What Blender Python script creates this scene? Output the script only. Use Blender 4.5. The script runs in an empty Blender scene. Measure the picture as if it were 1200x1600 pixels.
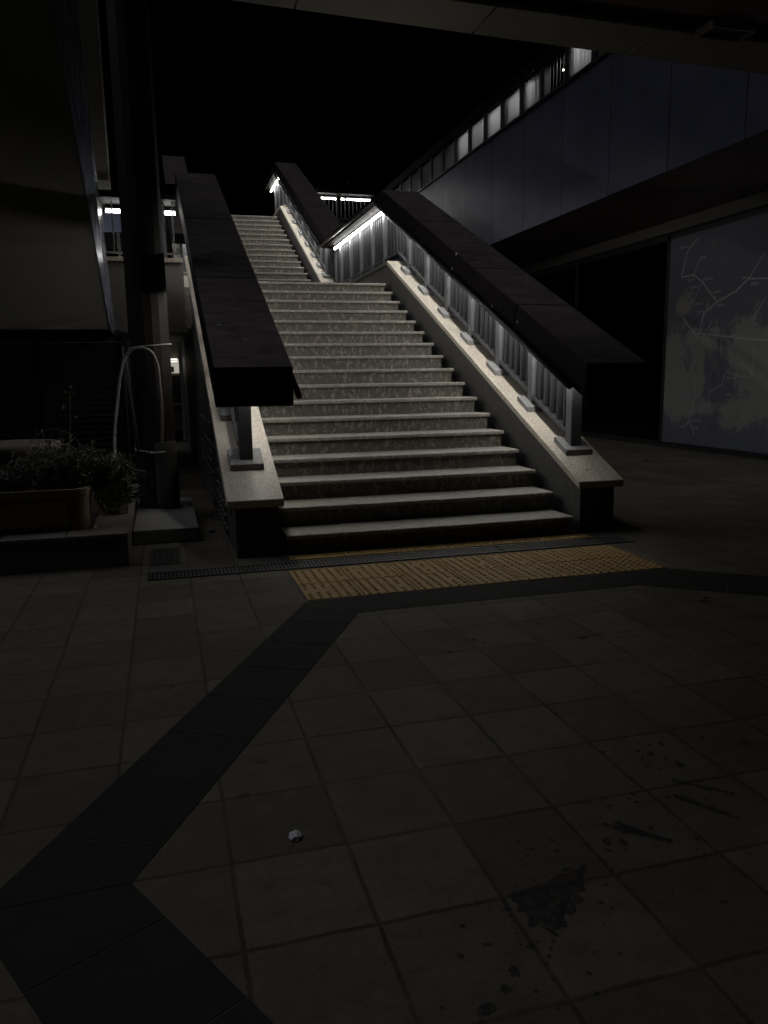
import bpy, bmesh, math, random
from mathutils import Vector, Matrix
random.seed(7)
R = math.radians
scn = bpy.context.scene
col = scn.collection

# ------------------------------------------------------------------ materials
class NB:
    def __init__(s, name):
        s.m = bpy.data.materials.new(name); s.m.use_nodes = True
        s.t = s.m.node_tree; s.n = s.t.nodes; s.l = s.t.links
        s.b = s.n['Principled BSDF']
        s.co = s.n.new('ShaderNodeTexCoord').outputs['Object']
    def link(s, a, b): s.l.new(a, b)
    def setin(s, sock, v):
        if hasattr(v, 'links'): s.l.new(v, sock)
        elif isinstance(v, tuple) and len(v) == 3 and sock.type == 'RGBA': sock.default_value = (*v, 1)
        else: sock.default_value = v
    def math(s, op, a, b=0.0, c=0.0, clamp=False):
        n = s.n.new('ShaderNodeMath'); n.operation = op; n.use_clamp = clamp
        s.setin(n.inputs[0], a); s.setin(n.inputs[1], b); s.setin(n.inputs[2], c)
        return n.outputs[0]
    def mapping(s, scale=(1, 1, 1), loc=(0, 0, 0), rot=(0, 0, 0)):
        n = s.n.new('ShaderNodeMapping'); s.l.new(s.co, n.inputs[0])
        n.inputs['Scale'].default_value = scale; n.inputs['Location'].default_value = loc; n.inputs['Rotation'].default_value = rot
        return n.outputs[0]
    def noise(s, scale, detail=4, rough=.55, vec=None, dist=0.0):
        n = s.n.new('ShaderNodeTexNoise'); s.l.new(vec or s.co, n.inputs['Vector'])
        n.inputs['Scale'].default_value = scale; n.inputs['Detail'].default_value = detail
        n.inputs['Roughness'].default_value = rough; n.inputs['Distortion'].default_value = dist
        return n.outputs[0]
    def voro(s, scale, vec=None, out='Distance', rnd=1.0):
        n = s.n.new('ShaderNodeTexVoronoi'); s.l.new(vec or s.co, n.inputs['Vector'])
        n.inputs['Scale'].default_value = scale; n.inputs['Randomness'].default_value = rnd
        return n.outputs[out]
    def ramp(s, v, lo, hi):
        n = s.n.new('ShaderNodeMapRange'); n.clamp = True
        s.setin(n.inputs[0], v); n.inputs[1].default_value = lo; n.inputs[2].default_value = hi
        return n.outputs[0]
    def mix(s, f, a, b):
        n = s.n.new('ShaderNodeMix'); n.data_type = 'RGBA'
        s.setin(n.inputs[0], f); s.setin(n.inputs[6], a); s.setin(n.inputs[7], b)
        return n.outputs[2]
    def rand(s):
        return s.n.new('ShaderNodeObjectInfo').outputs['Random']
    def xyz(s, vec=None):
        n = s.n.new('ShaderNodeSeparateXYZ'); s.l.new(vec or s.co, n.inputs[0]); return n.outputs
    def bump(s, h, strength=.3, dist=.01):
        n = s.n.new('ShaderNodeBump'); s.setin(n.inputs['Height'], h)
        n.inputs['Strength'].default_value = strength; n.inputs['Distance'].default_value = dist
        s.l.new(n.outputs[0], s.b.inputs['Normal'])
    def fin(s, colr=None, rough=.7, metal=0.0, spec=None):
        if colr is not None: s.setin(s.b.inputs['Base Color'], colr)
        s.setin(s.b.inputs['Roughness'], rough); s.setin(s.b.inputs['Metallic'], metal)
        if spec is not None: s.b.inputs['Specular IOR Level'].default_value = spec
        return s.m

def simple(name, c, rough=.7, metal=0.0, var=.25, scale=6, bump=0.0, fine=90, spec=None):
    b = NB(name)
    d = tuple(x*(1-var) for x in c); e = tuple(min(1, x*(1+var)) for x in c)
    k = b.mix(b.noise(scale, 6, .65), d, e)
    k = b.mix(b.math('MULTIPLY', b.ramp(b.noise(fine, 2, .6), .35, .75), .35), k, tuple(x*.55 for x in c))
    r = b.math('ADD', b.math('MULTIPLY', b.noise(scale*2.3, 4), .25), rough-.12)
    if bump: b.bump(b.noise(fine, 3), bump, .004)
    return b.fin(k, r, metal, spec)

def emis(name, c, st):
    b = NB(name); b.b.inputs['Base Color'].default_value = (.08, .08, .1, 1)
    b.b.inputs['Emission Color'].default_value = (*c, 1); b.b.inputs['Emission Strength'].default_value = st
    return b.m

def stone(name, c, speck=.5, scale=140, stain=.0, rough=.6):
    """speckled granite / terrazzo, optional pale run-down stains"""
    b = NB(name)
    big = b.noise(2.3, 5, .6)
    k = b.mix(big, tuple(x*.72 for x in c), tuple(x*1.15 for x in c))
    v = b.voro(scale, out='Color')
    g = b.n.new('ShaderNodeRGBToBW'); b.link(v, g.inputs[0])
    k = b.mix(b.math('MULTIPLY', b.ramp(g.outputs[0], .62, .9), speck), k, tuple(min(1, x*1.75) for x in c))
    k = b.mix(b.math('MULTIPLY', b.ramp(g.outputs[0], .32, .12), speck), k, tuple(x*.32 for x in c))
    if stain:
        off = b.n.new('ShaderNodeCombineXYZ'); b.link(b.math('MULTIPLY', b.rand(), 37.0), off.inputs[0])
        ad = b.n.new('ShaderNodeVectorMath'); b.link(b.mapping((9, 9, 5.5)), ad.inputs[0]); b.link(off.outputs[0], ad.inputs[1])
        s1 = b.ramp(b.noise(2.6, 8, .76, ad.outputs[0], .5), .52, .59)
        k = b.mix(b.math('MULTIPLY', s1, stain), k, tuple(min(1, x*2.6) for x in c))
        s2 = b.ramp(b.noise(1.1, 6, .7, ad.outputs[0], .4), .55, .75)
        k = b.mix(b.math('MULTIPLY', s2, .6), k, (c[0]*.45, c[1]*.36, c[2]*.28))
    b.bump(g.outputs[0], .12, .002)
    r = b.math('ADD', b.math('MULTIPLY', big, .3), rough-.15)
    return b.fin(k, r)

def paint_steel(name, c, rough=.35, drop=.0, chip=0.0, scale=5, top_light=None, spec=.5):
    b = NB(name)
    k = b.mix(b.noise(scale, 7, .7), tuple(x*.6 for x in c), tuple(x*1.35 for x in c))
    st = b.ramp(b.noise(3, 6, .7, b.mapping((6, .8, .8)), .3), .5, .8)
    k = b.mix(b.math('MULTIPLY', st, .35), k, (c[0]*1.9, c[1]*1.7, c[2]*1.6))
    rr = b.math('ADD', b.math('MULTIPLY', b.noise(scale*1.7, 6, .65), .35), rough-.17)
    if top_light:
        gn = b.n.new('ShaderNodeNewGeometry'); nz = b.xyz(gn.outputs['Normal'])[2]
        streak = b.noise(3.5, 7, .7, b.mapping((1, 2.2, 2.2)), .8)
        k = b.mix(b.math('MULTIPLY', b.ramp(nz, .55, .85), b.ramp(streak, .05, .95)), k, top_light)  # light falling on upward faces, painted in as a paler colour
    if drop:
        vd = b.voro(3.6, b.mapping((1, 1, 1), (.37, .1, .2)))
        n1 = b.noise(26, 4, .7)
        sp = b.ramp(b.math('ADD', vd, b.math('MULTIPLY', n1, .22)), .18, .15)
        vd2 = b.voro(9, b.mapping((1, 1, 1), (.2, .77, .1)))
        gate = b.ramp(b.noise(1.1, 2), .55, .6)
        sp2 = b.math('MULTIPLY', b.ramp(b.math('ADD', vd2, b.math('MULTIPLY', n1, .3)), .26, .2), gate)
        k = b.mix(b.math('MULTIPLY', b.math('MAXIMUM', sp, sp2), drop), k, (.42, .41, .38))
        rr = b.math('ADD', rr, b.math('MULTIPLY', sp, .4))
    if chip:
        cn = b.ramp(b.noise(38, 6, .75), .6, .66)
        k = b.mix(b.math('MULTIPLY', cn, chip), k, tuple(min(1, x*2.4) for x in c))
        b.bump(b.noise(60, 5, .7), .25, .003)
    return b.fin(k, rr, .0, spec)

def pavement_mat(name, c, seam=True):
    b = NB(name); x, y, z = b.xyz()
    u = b.math('DIVIDE', b.math('ADD', x, 3.15), .33); v = b.math('DIVIDE', b.math('ADD', y, 4.09), .349)
    wob = b.math('MULTIPLY', b.math('SUBTRACT', b.noise(7, 4), .5), .035)
    fu = b.math('FRACT', b.math('ADD', u, wob)); fv = b.math('FRACT', b.math('ADD', v, wob))
    eu = b.math('MINIMUM', fu, b.math('SUBTRACT', 1.0, fu)); ev = b.math('MINIMUM', fv, b.math('SUBTRACT', 1.0, fv))
    e = b.math('MINIMUM', eu, ev)
    e = b.math('ADD', e, b.math('MULTIPLY', b.math('SUBTRACT', b.noise(33, 4, .7), .5), .02))
    j = b.ramp(e, .026, .012)
    cell = b.n.new('ShaderNodeCombineXYZ')
    b.link(b.math('FLOOR', u), cell.inputs[0]); b.link(b.math('FLOOR', v), cell.inputs[1])
    wn = b.n.new('ShaderNodeTexWhiteNoise'); wn.noise_dimensions = '2D'; b.link(cell.outputs[0], wn.inputs['Vector'])
    k = b.mix(wn.outputs[0], (c[0]*.70, c[1]*.64, c[2]*.58), (c[0]*1.22, c[1]*1.22, c[2]*1.16))
    k = b.mix(b.math('MULTIPLY', b.ramp(b.noise(1.4, 6, .65), .35, .75), .55), k, (c[0]*.62, c[1]*.58, c[2]*.54))
    k = b.mix(b.math('MULTIPLY', b.ramp(b.noise(9, 7, .78), .42, .68), .65), k, (c[0]*.5, c[1]*.46, c[2]*.42))
    k = b.mix(b.math('MULTIPLY', b.ramp(b.noise(160, 3, .7), .45, .75), .5), k, tuple(min(1, q*1.7) for q in c))
    k = b.mix(b.math('MULTIPLY', b.ramp(b.noise(28, 6, .8), .52, .7), .5), k, tuple(q*.5 for q in c))
    k = b.mix(b.math('MULTIPLY', b.ramp(b.noise(3.6, 7, .75, None, 1.2), .55, .72), .5), k, (c[0]*1.5, c[1]*1.4, c[2]*1.3))
    # chewing-gum and dirt spots
    vd = b.math('ADD', b.voro(3.1), b.math('MULTIPLY', b.noise(40, 4, .7), .12))
    gate = b.ramp(b.noise(.9, 3), .48, .55)
    k = b.mix(b.math('MULTIPLY', b.math('MULTIPLY', b.ramp(vd, .14, .11), gate), .6), k, tuple(q*.3 for q in c))
    k = b.mix(b.math('MULTIPLY', j, b.ramp(b.noise(2.1, 5, .7), .2, .75)), k, (.026, .023, .019))
    h = b.math('SUBTRACT', b.math('MULTIPLY', b.noise(45, 5, .7), .45), b.math('MULTIPLY', j, 1.0))
    h = b.math('ADD', h, b.math('MULTIPLY', b.math('SUBTRACT', wn.outputs[0], .5), b.math('ADD', fu, fv)))
    b.bump(h, .4, .003)
    r = b.math('ADD', b.math('MULTIPLY', b.noise(3.3, 5, .6), .3), .66)
    return b.fin(k, r, 0, .18)

M = {}
M['pave'] = pavement_mat('paving tiles', (.112, .100, .078))
M['band'] = simple('dark band slabs', (.033, .0305, .027), .85, var=.4, scale=5, bump=.25, fine=60, spec=.08)
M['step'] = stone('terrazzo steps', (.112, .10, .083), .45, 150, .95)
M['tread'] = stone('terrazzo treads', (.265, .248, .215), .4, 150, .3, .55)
M['cap'] = stone('granite coping', (.52, .465, .38), .6, 120, .0, .55)
M['wall'] = stone('dark granite wall', (.062, .06, .056), .55, 130, .25, .6)
M['sidewall'] = stone('outer wall cladding', (.12, .12, .125), .3, 90, .3, .35)
M['beam'] = paint_steel('dark brown steel', (.0055, .0044, .0041), .6, .8, top_light=(.27, .225, .208), spec=.03)  # beam tops coloured paler to carry the light on them
M['beamcore'] = simple('beam lining', (.05, .05, .048), .6)
M['post'] = paint_steel('weathered grey paint', (.105, .108, .115), .5, 0, .6, 22)
M['bar'] = paint_steel('grey baluster paint', (.03, .0315, .036), .5, 0, .5, 14)
M['plinth'] = stone('grey plinth stone', (.23, .23, .225), .3, 170, .15, .7)
M['hand'] = paint_steel('black handrail', (.02, .02, .02), .3)
M['tube'] = emis('lit tube', (1, .985, .95), 35)
M['tubecap'] = simple('tube end', (.5, .5, .5), .4)
M['yellow'] = simple('yellow tactile paving', (.345, .215, .066), .7, var=.25, scale=7, bump=.2, fine=120)
M['iron'] = paint_steel('cast iron', (.034, .032, .03), .5, 0, .3, 20)
M['channel_shade'] = simple('drain channel', (.01, .01, .01), .9)  # near-black colour stands for the shade down in the drain
M['fascia'] = paint_steel('blue grey panel', (.06, .063, .09), .42, 0, 0, 1.5)
M['gap'] = simple('dark gap', (.012, .012, .013), .8)
M['soffit'] = simple('brown soffit', (.11, .066, .052), .5, var=.3, scale=3)
M['soffit_pale'] = simple('pale soffit panel', (.23, .22, .2), .5, var=.15, scale=2)
M['ledge'] = simple('pale ledge', (.10, .092, .078), .6)
M['frame'] = paint_steel('black frame', (.032, .031, .032), .35)
M['interior'] = simple('dark interior', (.2, .17, .13), .8)
M['grille'] = simple('interior grille', (.4, .33, .2), .6)
M['kiosk'] = simple('stained concrete', (.27, .255, .215), .8, var=.25, scale=2, bump=.5, fine=40)
M['column'] = paint_steel('brown column', (.03, .0245, .0215), .6, 0, .2, 8, spec=.2)
M['concrete'] = simple('grey concrete', (.22, .21, .195), .8, var=.3, scale=6, bump=.4, fine=50)
M['cover'] = simple('dirty cement cover', (.095, .088, .078), .85, var=.4, scale=9, bump=.4, fine=50)
M['bench'] = simple('bed coping tiles', (.15, .135, .115), .7, var=.35, scale=7, bump=.3, fine=60)
M['terra'] = simple('mossy terracotta trough', (.19, .14, .085), .8, var=.4, scale=9, bump=.4, fine=60)
M['paleclay'] = simple('pale clay pot', (.2, .18, .145), .75)
M['soil'] = simple('soil', (.03, .024, .018), .95)
M['leaf_grey'] = simple('grey green leaf', (.15, .155, .12), .7, var=.4, scale=30)
M['leaf'] = simple('green leaf', (.07, .085, .03), .6, var=.45, scale=30)
M['dry'] = simple('dry stem', (.16, .11, .07), .8)
M['hose'] = simple('grey flexible conduit', (.24, .23, .21), .55)
M['hose2'] = simple('thin grey pipe', (.12, .115, .11), .5)
M['cable'] = simple('black cable', (.014, .014, .015), .45)
M['tie'] = simple('white tie', (.6, .6, .58), .5)
M['paper'] = simple('paper', (.6, .6, .6), .8)
M['leaflitter'] = simple('dead leaf', (.10, .075, .05), .8)
M['bulb'] = emis('lamp bulb', (1, .96, .88), 9)
M['shopsign'] = emis('lit shop sign', (1, .93, .78), .38)
M['shoptube'] = emis('shop tube', (1, .97, .9), 1.6)
M['blueboard'] = emis('lit blue board', (.22, .29, .62), .03)
M['mapline'] = simple('map line', (.42, .425, .45), .6)
M['mapword'] = simple('worn map lettering', (.32, .325, .35), .7, var=.5, scale=60)
M['stain'] = simple('wet stain', (.046, .041, .038), .75, var=.5, scale=12, spec=.12)
_t = M['stain'].node_tree; _n = _t.nodes; _o = _n['Material Output']; _p = _n['Principled BSDF']
_tr = _n.new('ShaderNodeBsdfTransparent'); _mx = _n.new('ShaderNodeMixShader'); _tc = _n.new('ShaderNodeTexCoord'); _ns = _n.new('ShaderNodeTexNoise')
_ns.inputs['Scale'].default_value = 38; _ns.inputs['Detail'].default_value = 7; _ns.inputs['Roughness'].default_value = .75
_mr = _n.new('ShaderNodeMapRange'); _mr.inputs[1].default_value = .38; _mr.inputs[2].default_value = .62; _mr.inputs[3].default_value = .15; _mr.inputs[4].default_value = .95
_t.links.new(_tc.outputs['Object'], _ns.inputs['Vector']); _t.links.new(_ns.outputs[0], _mr.inputs[0]); _t.links.new(_mr.outputs[0], _mx.inputs[0])
_t.links.new(_tr.outputs[0], _mx.inputs[1]); _t.links.new(_p.outputs[0], _mx.inputs[2]); _t.links.new(_mx.outputs[0], _o.inputs[0])
M['shutter'] = simple('dark shutter', (.014, .014, .014), .55)
M['counter'] = simple('pale counter', (.42, .40, .36), .7)

b = NB('glass'); b.b.inputs['Base Color'].default_value = (.03, .033, .036, 1); b.b.inputs['Roughness'].default_value = .06
tr = b.n.new('ShaderNodeBsdfTransparent'); tr.inputs[0].default_value = (.55, .57, .55, 1)
gl = b.n.new('ShaderNodeBsdfGlossy'); gl.inputs['Roughness'].default_value = .03
fr = b.n.new('ShaderNodeFresnel'); fr.inputs[0].default_value = 1.5
mx = b.n.new('ShaderNodeMixShader'); b.link(fr.outputs[0], mx.inputs[0]); b.link(tr.outputs[0], mx.inputs[1]); b.link(gl.outputs[0], mx.inputs[2])
b.link(mx.outputs[0], b.n['Material Output'].inputs[0]); M['glass'] = b.m

b = NB('scuffed clear sheet')   # bluish plastic sheet with vertical scratches
sc = b.ramp(b.noise(3, 6, .7, b.mapping((9, 9, .7)), .2), .45, .75)
M['plexi'] = b.fin(b.mix(sc, (.09, .10, .13), (.26, .28, .33)), b.math('ADD', b.math('MULTIPLY', sc, .35), .12), 0, .6)

b = NB('fluted translucent sheet'); b.b.inputs['Base Color'].default_value = (.55, .56, .58, 1)
tl = b.n.new('ShaderNodeBsdfTranslucent'); tl.inputs[0].default_value = (.62, .63, .65, 1)
df = b.n.new('ShaderNodeBsdfDiffuse'); df.inputs[0].default_value = (.3, .3, .32, 1)
mx = b.n.new('ShaderNodeMixShader'); mx.inputs[0].default_value = .5
b.link(tl.outputs[0], mx.inputs[1]); b.link(df.outputs[0], mx.inputs[2]); b.link(mx.outputs[0], b.n['Material Output'].inputs[0]); M['fluted'] = b.m

b = NB('worn map sheet')
x, y, z = b.xyz()
n1 = b.noise(.75, 6, .62, b.mapping((1, 1, 1.1), (0, 3.3, 1.7)), .5)
low = b.math('MULTIPLY', b.ramp(z, 2.6, 1.75), b.ramp(z, .2, .75))
wear = b.ramp(b.math('ADD', b.math('ADD', n1, b.math('MULTIPLY', b.math('SUBTRACT', b.noise(7, 6, .75, b.mapping((1, 1.6, .7))), .5), .22)), b.math('MULTIPLY', low, .2)), .575, .63)
drip = b.ramp(b.noise(1.5, 5, .7, b.mapping((1, 16, .9)), .15), .5, .66)
dl = b.math('MULTIPLY', drip, b.math('MULTIPLY', b.ramp(z, 1.7, 1.1), b.ramp(z, .1, .6)))
fl = b.noise(14, 6, .75)
k = b.mix(b.noise(1.1, 3), (.105, .11, .138), (.145, .15, .182))
k = b.mix(b.math('MULTIPLY', wear, b.math('ADD', b.math('MULTIPLY', fl, .7), .4), 0, True), k, (.32, .31, .265))
k = b.mix(b.math('MULTIPLY', dl, .5), k, (.3, .3, .28))
scr = b.ramp(b.noise(5, 7, .8, b.mapping((1, 3, .6), (0, 1, 0)), 1.2), .62, .68)
k = b.mix(b.math('MULTIPLY', scr, .5), k, (.10, .10, .10))
M['map'] = b.fin(k, .6)

# ------------------------------------------------------------------ mesh helpers
class MB:
    def __init__(s): s.bm = bmesh.new()
    def hexa(s, p):               # 4 bottom corners, 4 top corners, same order
        v = [s.bm.verts.new(q) for q in p]
        for f in ((3, 2, 1, 0), (4, 5, 6, 7), (0, 1, 5, 4), (1, 2, 6, 5), (2, 3, 7, 6), (3, 0, 4, 7)):
            s.bm.faces.new([v[i] for i in f])
        return s
    def box(s, x0, x1, y0, y1, z0, z1):
        return s.hexa([(x0, y0, z0), (x1, y0, z0), (x1, y1, z0), (x0, y1, z0), (x0, y0, z1), (x1, y0, z1), (x1, y1, z1), (x0, y1, z1)])
    def prism(s, poly, a, b, fn):  # poly of (u, v); fn(t, u, v) -> xyz
        A = [s.bm.verts.new(fn(a, *p)) for p in poly]; B = [s.bm.verts.new(fn(b, *p)) for p in poly]
        s.bm.faces.new(A); s.bm.faces.new(B[::-1])
        n = len(poly)
        for i in range(n): s.bm.faces.new([A[i], B[i], B[(i+1) % n], A[(i+1) % n]])
        return s
    def yz(s, poly, x0, x1): return s.prism(poly, x0, x1, lambda t, u, v: (t, u, v))
    def xy(s, poly, z0, z1): return s.prism(poly, z0, z1, lambda t, u, v: (u, v, t))
    def tube(s, path, r, n=8, closed=False):
        path = [Vector(p) for p in path]; rings = []
        for i, p in enumerate(path):
            a = path[i-1] if i else (path[-2] if closed else p); c = path[i+1] if i < len(path)-1 else (path[1] if closed else p)
            d = (c-a).normalized(); u = d.orthogonal().normalized() if i == 0 else (u - d*u.dot(d)).normalized()
            w = d.cross(u); rr = r(i/(len(path)-1)) if callable(r) else r
            rings.append([s.bm.verts.new(p + (u*math.cos(2*math.pi*k/n) + w*math.sin(2*math.pi*k/n))*rr) for k in range(n)])
        for A, B in zip(rings, rings[1:]):
            for k in range(n): s.bm.faces.new([A[k], A[(k+1) % n], B[(k+1) % n], B[k]])
        if not closed: s.bm.faces.new(rings[0][::-1]); s.bm.faces.new(rings[-1])
        return s
    def lathe(s, prof, cx, cy, n=24, rot=0):
        rings = [[s.bm.verts.new((cx+r*math.cos(2*math.pi*k/n+rot), cy+r*math.sin(2*math.pi*k/n+rot), z)) for k in range(n)] for r, z in prof]
        for A, B in zip(rings, rings[1:]):
            for k in range(n): s.bm.faces.new([A[k], A[(k+1) % n], B[(k+1) % n], B[k]])
        s.bm.faces.new(rings[0][::-1]); s.bm.faces.new(rings[-1]); return s
    def quad(s, *p):
        s.bm.faces.new([s.bm.verts.new(q) for q in p]); return s
    def build(s, name, mat, parent=None, bevel=0, smooth=False, label=None):
        bmesh.ops.recalc_face_normals(s.bm, faces=s.bm.faces)
        if bevel:
            es = [e for e in s.bm.edges if len(e.link_faces) == 2 and e.calc_face_angle(0) > R(25)]
            bmesh.ops.bevel(s.bm, geom=es, offset=bevel, segments=1, affect='EDGES', clamp_overlap=True)
        me = bpy.data.meshes.new(name); s.bm.to_mesh(me); s.bm.free()
        if smooth:
            for p in me.polygons: p.use_smooth = True
        me.materials.append(mat if not isinstance(mat, str) else M[mat])
        o = bpy.data.objects.new(name, me); col.objects.link(o)
        if parent is not None:
            o.parent = parent
            w = parent.matrix_world if parent.parent is None else Matrix.Identity(4)
            if parent.type == 'EMPTY': o.matrix_parent_inverse = Matrix.Translation(-Vector(parent.location))
        if label: o['label'] = label
        return o

def tag(o, label, cat, group=None):
    o['label'] = label; o['category'] = cat
    if group: o['group'] = group
    return o
def thing(name, label, cat, loc, group=None):
    o = bpy.data.objects.new(name, None); col.objects.link(o); o.location = loc; o.empty_display_size = .2
    return tag(o, label, cat, group)
def struct(o, kind='structure'):
    o['kind'] = kind; return o

# ------------------------------------------------------------------ the stair profile
RISE, RUN = .15864, .35
SL = RISE/RUN
XL, XR = -2.41, 0.0
MIR = -2.375
LZ = 17*RISE                                  # landing height
Y1 = 16*RUN                                   # nosing of the landing
UP = [(10.337 + .381*i, (LZ + .19*(i+1)) if i < 4 else 3.457 + .1817*(i-3)) for i in range(16)]
TOPZ = UP[-1][1]; TOPY = UP[-1][0]
def cap_z(y):
    if y < 5.70: return .445 + SL*y
    if y < 10.05: return .445 + SL*5.70
    if y < 15.9: return .445 + SL*5.70 + (y-10.05)*.488
    return .445 + SL*5.70 + (15.9-10.05)*.488
def sof_z(y):
    if y < 5.98: return 1.14 + (y+.17)*.445
    if y < 10.1: return 3.877
    if y < 16.2: return 3.89 + (y-10.1)*.477
    return 3.89 + 6.1*.477

def tread_mesh(x0, x1, y0, y1, z0, z1):
    """a slab whose nosing is worn hollow towards the middle and chipped here and there"""
    m = MB(); n = 56; rows = []
    chip = 0
    for i in range(n+1):
        x = x0+(x1-x0)*i/n; s = i/n
        if random.random() < .05: chip = random.uniform(.004, .012)
        c = chip; chip *= .35
        wear = .0035*math.sin(math.pi*s)+random.uniform(0, .0014)
        rows.append([m.bm.verts.new(p) for p in ((x, y1, z0), (x, y0+.002+c*.4, z0), (x, y0+c*.5, z0+.008), (x, y0+c*.8, z1-.006-c*.5-wear*.6), (x, y0+.006+c, z1-.0006-wear), (x, y0+.05, z1-wear*.5), (x, y1, z1))])
    for A, B in zip(rows, rows[1:]):
        for k in range(7): m.bm.faces.new([A[k], A[(k+1) % 7], B[(k+1) % 7], B[k]])
    m.bm.faces.new(rows[0]); m.bm.faces.new(rows[-1][::-1])
    return m
def flight(name, label, steps, x0, x1, zbase, ybase_end, first_back):
    t = thing(name, label, 'stairs', ((x0+x1)/2, steps[0][0], zbase), None)
    zprev = zbase
    for i, (y, z) in enumerate(steps):
        ynext = steps[i+1][0] if i+1 < len(steps) else ybase_end
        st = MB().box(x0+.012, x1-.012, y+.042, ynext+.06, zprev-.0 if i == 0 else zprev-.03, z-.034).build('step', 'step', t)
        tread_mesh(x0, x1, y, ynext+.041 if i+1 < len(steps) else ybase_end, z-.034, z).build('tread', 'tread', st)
        zprev = z
    ys, ye = steps[0][0], steps[-1][0]
    MB().yz([(ys+.2, zbase-.0), (ye+.2, steps[-1][1]-.16), (ybase_end, steps[-1][1]-.16), (ybase_end, zbase-.25)] if zbase > 0 else
            [(ys+.2, .003), (ye+.2, steps[-1][1]-.16), (ybase_end, steps[-1][1]-.16), (ybase_end, .003)], x0-.06, x1+.09).build('stair_body', 'wall', t)
    return t
low_steps = [(i*RUN, (i+1)*RISE) for i in range(17)]
flight('stair_flight', 'wide lower flight of pale worn stone steps rising from the yellow tactile paving', low_steps, XL, XR, 0.0, 6.1, 0)
up = [(y, z) for y, z in UP]
flight('stair_flight', 'upper flight of stone steps climbing from the landing into the dark sky', up, XL, XR, LZ, 16.5, 0)

# landings
struct(MB().box(-2.45, .089, 6.102, 10.55, LZ-.3, LZ).build('landing', 'tread'))
struct(MB().box(-6.2, 3.25, 16.502, 20, TOPZ-.35, TOPZ).build('upper_landing', 'tread'))
struct(MB().box(-9, -2.452, 6.5, 10.3, 2.1, LZ).build('side_landing', 'tread'))

# parapets -------------------------------------------------------------------
def parapet(label, ys, mir, front, capmat='cap'):
    fx = (lambda x: MIR-x) if mir else (lambda x: x)
    y0, y1 = ys[0], ys[-1]
    t = thing('parapet_wall', label, 'wall', (fx(.26), y0, 0), None)
    T = .058
    top = [(y, cap_z(y)-T) for y in ys]
    w0 = y0+.045 if front else y0
    topw = [(w0, cap_z(w0)-T)] + top[1:]
    MB().yz([(w0, .003)] + topw + [(y1, .003)], fx(.089), fx(.414)).build('wall_body', 'wall', t, bevel=.004 if front else 0)
    MB().yz([(y, cap_z(y)-T) for y in ys] + [(y, cap_z(y)) for y in reversed(ys)], fx(.05), fx(.475)).build('coping', capmat, t, bevel=.004)
    return t
parapet('sloping stone parapet on the right of the lower steps, with a squared pier at its foot', [0, 5.70], False, True)
parapet('level stretch of stone parapet along the right side of the landing', [5.702, 10.048], False, False, 'wall')
parapet('sloping stone parapet on the right of the upper steps', [10.05, 15.9, 18.2], False, False)
pl = parapet('sloping stone parapet on the left of the lower steps, beside the column', [0, 5.70], True, True)
parapet('sloping stone parapet on the left of the upper steps, hidden by the near canopy beam', [10.05, 15.9, 18.2], True, False)
# dark cladding and brick lattice on the outer face of the left parapet
MB().yz([(.30, .30), (.30, .445+SL*.30-.075), (5.7, .445+SL*5.7-.075), (5.7, .445+SL*5.7-.55), (1.2, .44)], -2.792, -2.806).build('cladding', 'sidewall', pl)
lat = MB()
for k in range(9):
    z = .05 + k*.1
    ya = .75 if z < .4 else .75 + (z-.4)/SL + .35
    y = ya + (.12 if k % 2 else 0)
    while y < 4.6:
        lat.box(-2.812, -2.7895, y, y+.17, z, z+.045); y += .24
lat.build('lattice_screen', 'wall', pl)

lb = thing('landing_wall', 'dark stone wall below the left edge of the landing, beside the lit shop', 'wall', (-2.63, 7.8, 0))
MB().box(-2.789, -2.464, 5.702, 10.048, .003, 2.098).build('wall_body', 'wall', lb)

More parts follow.
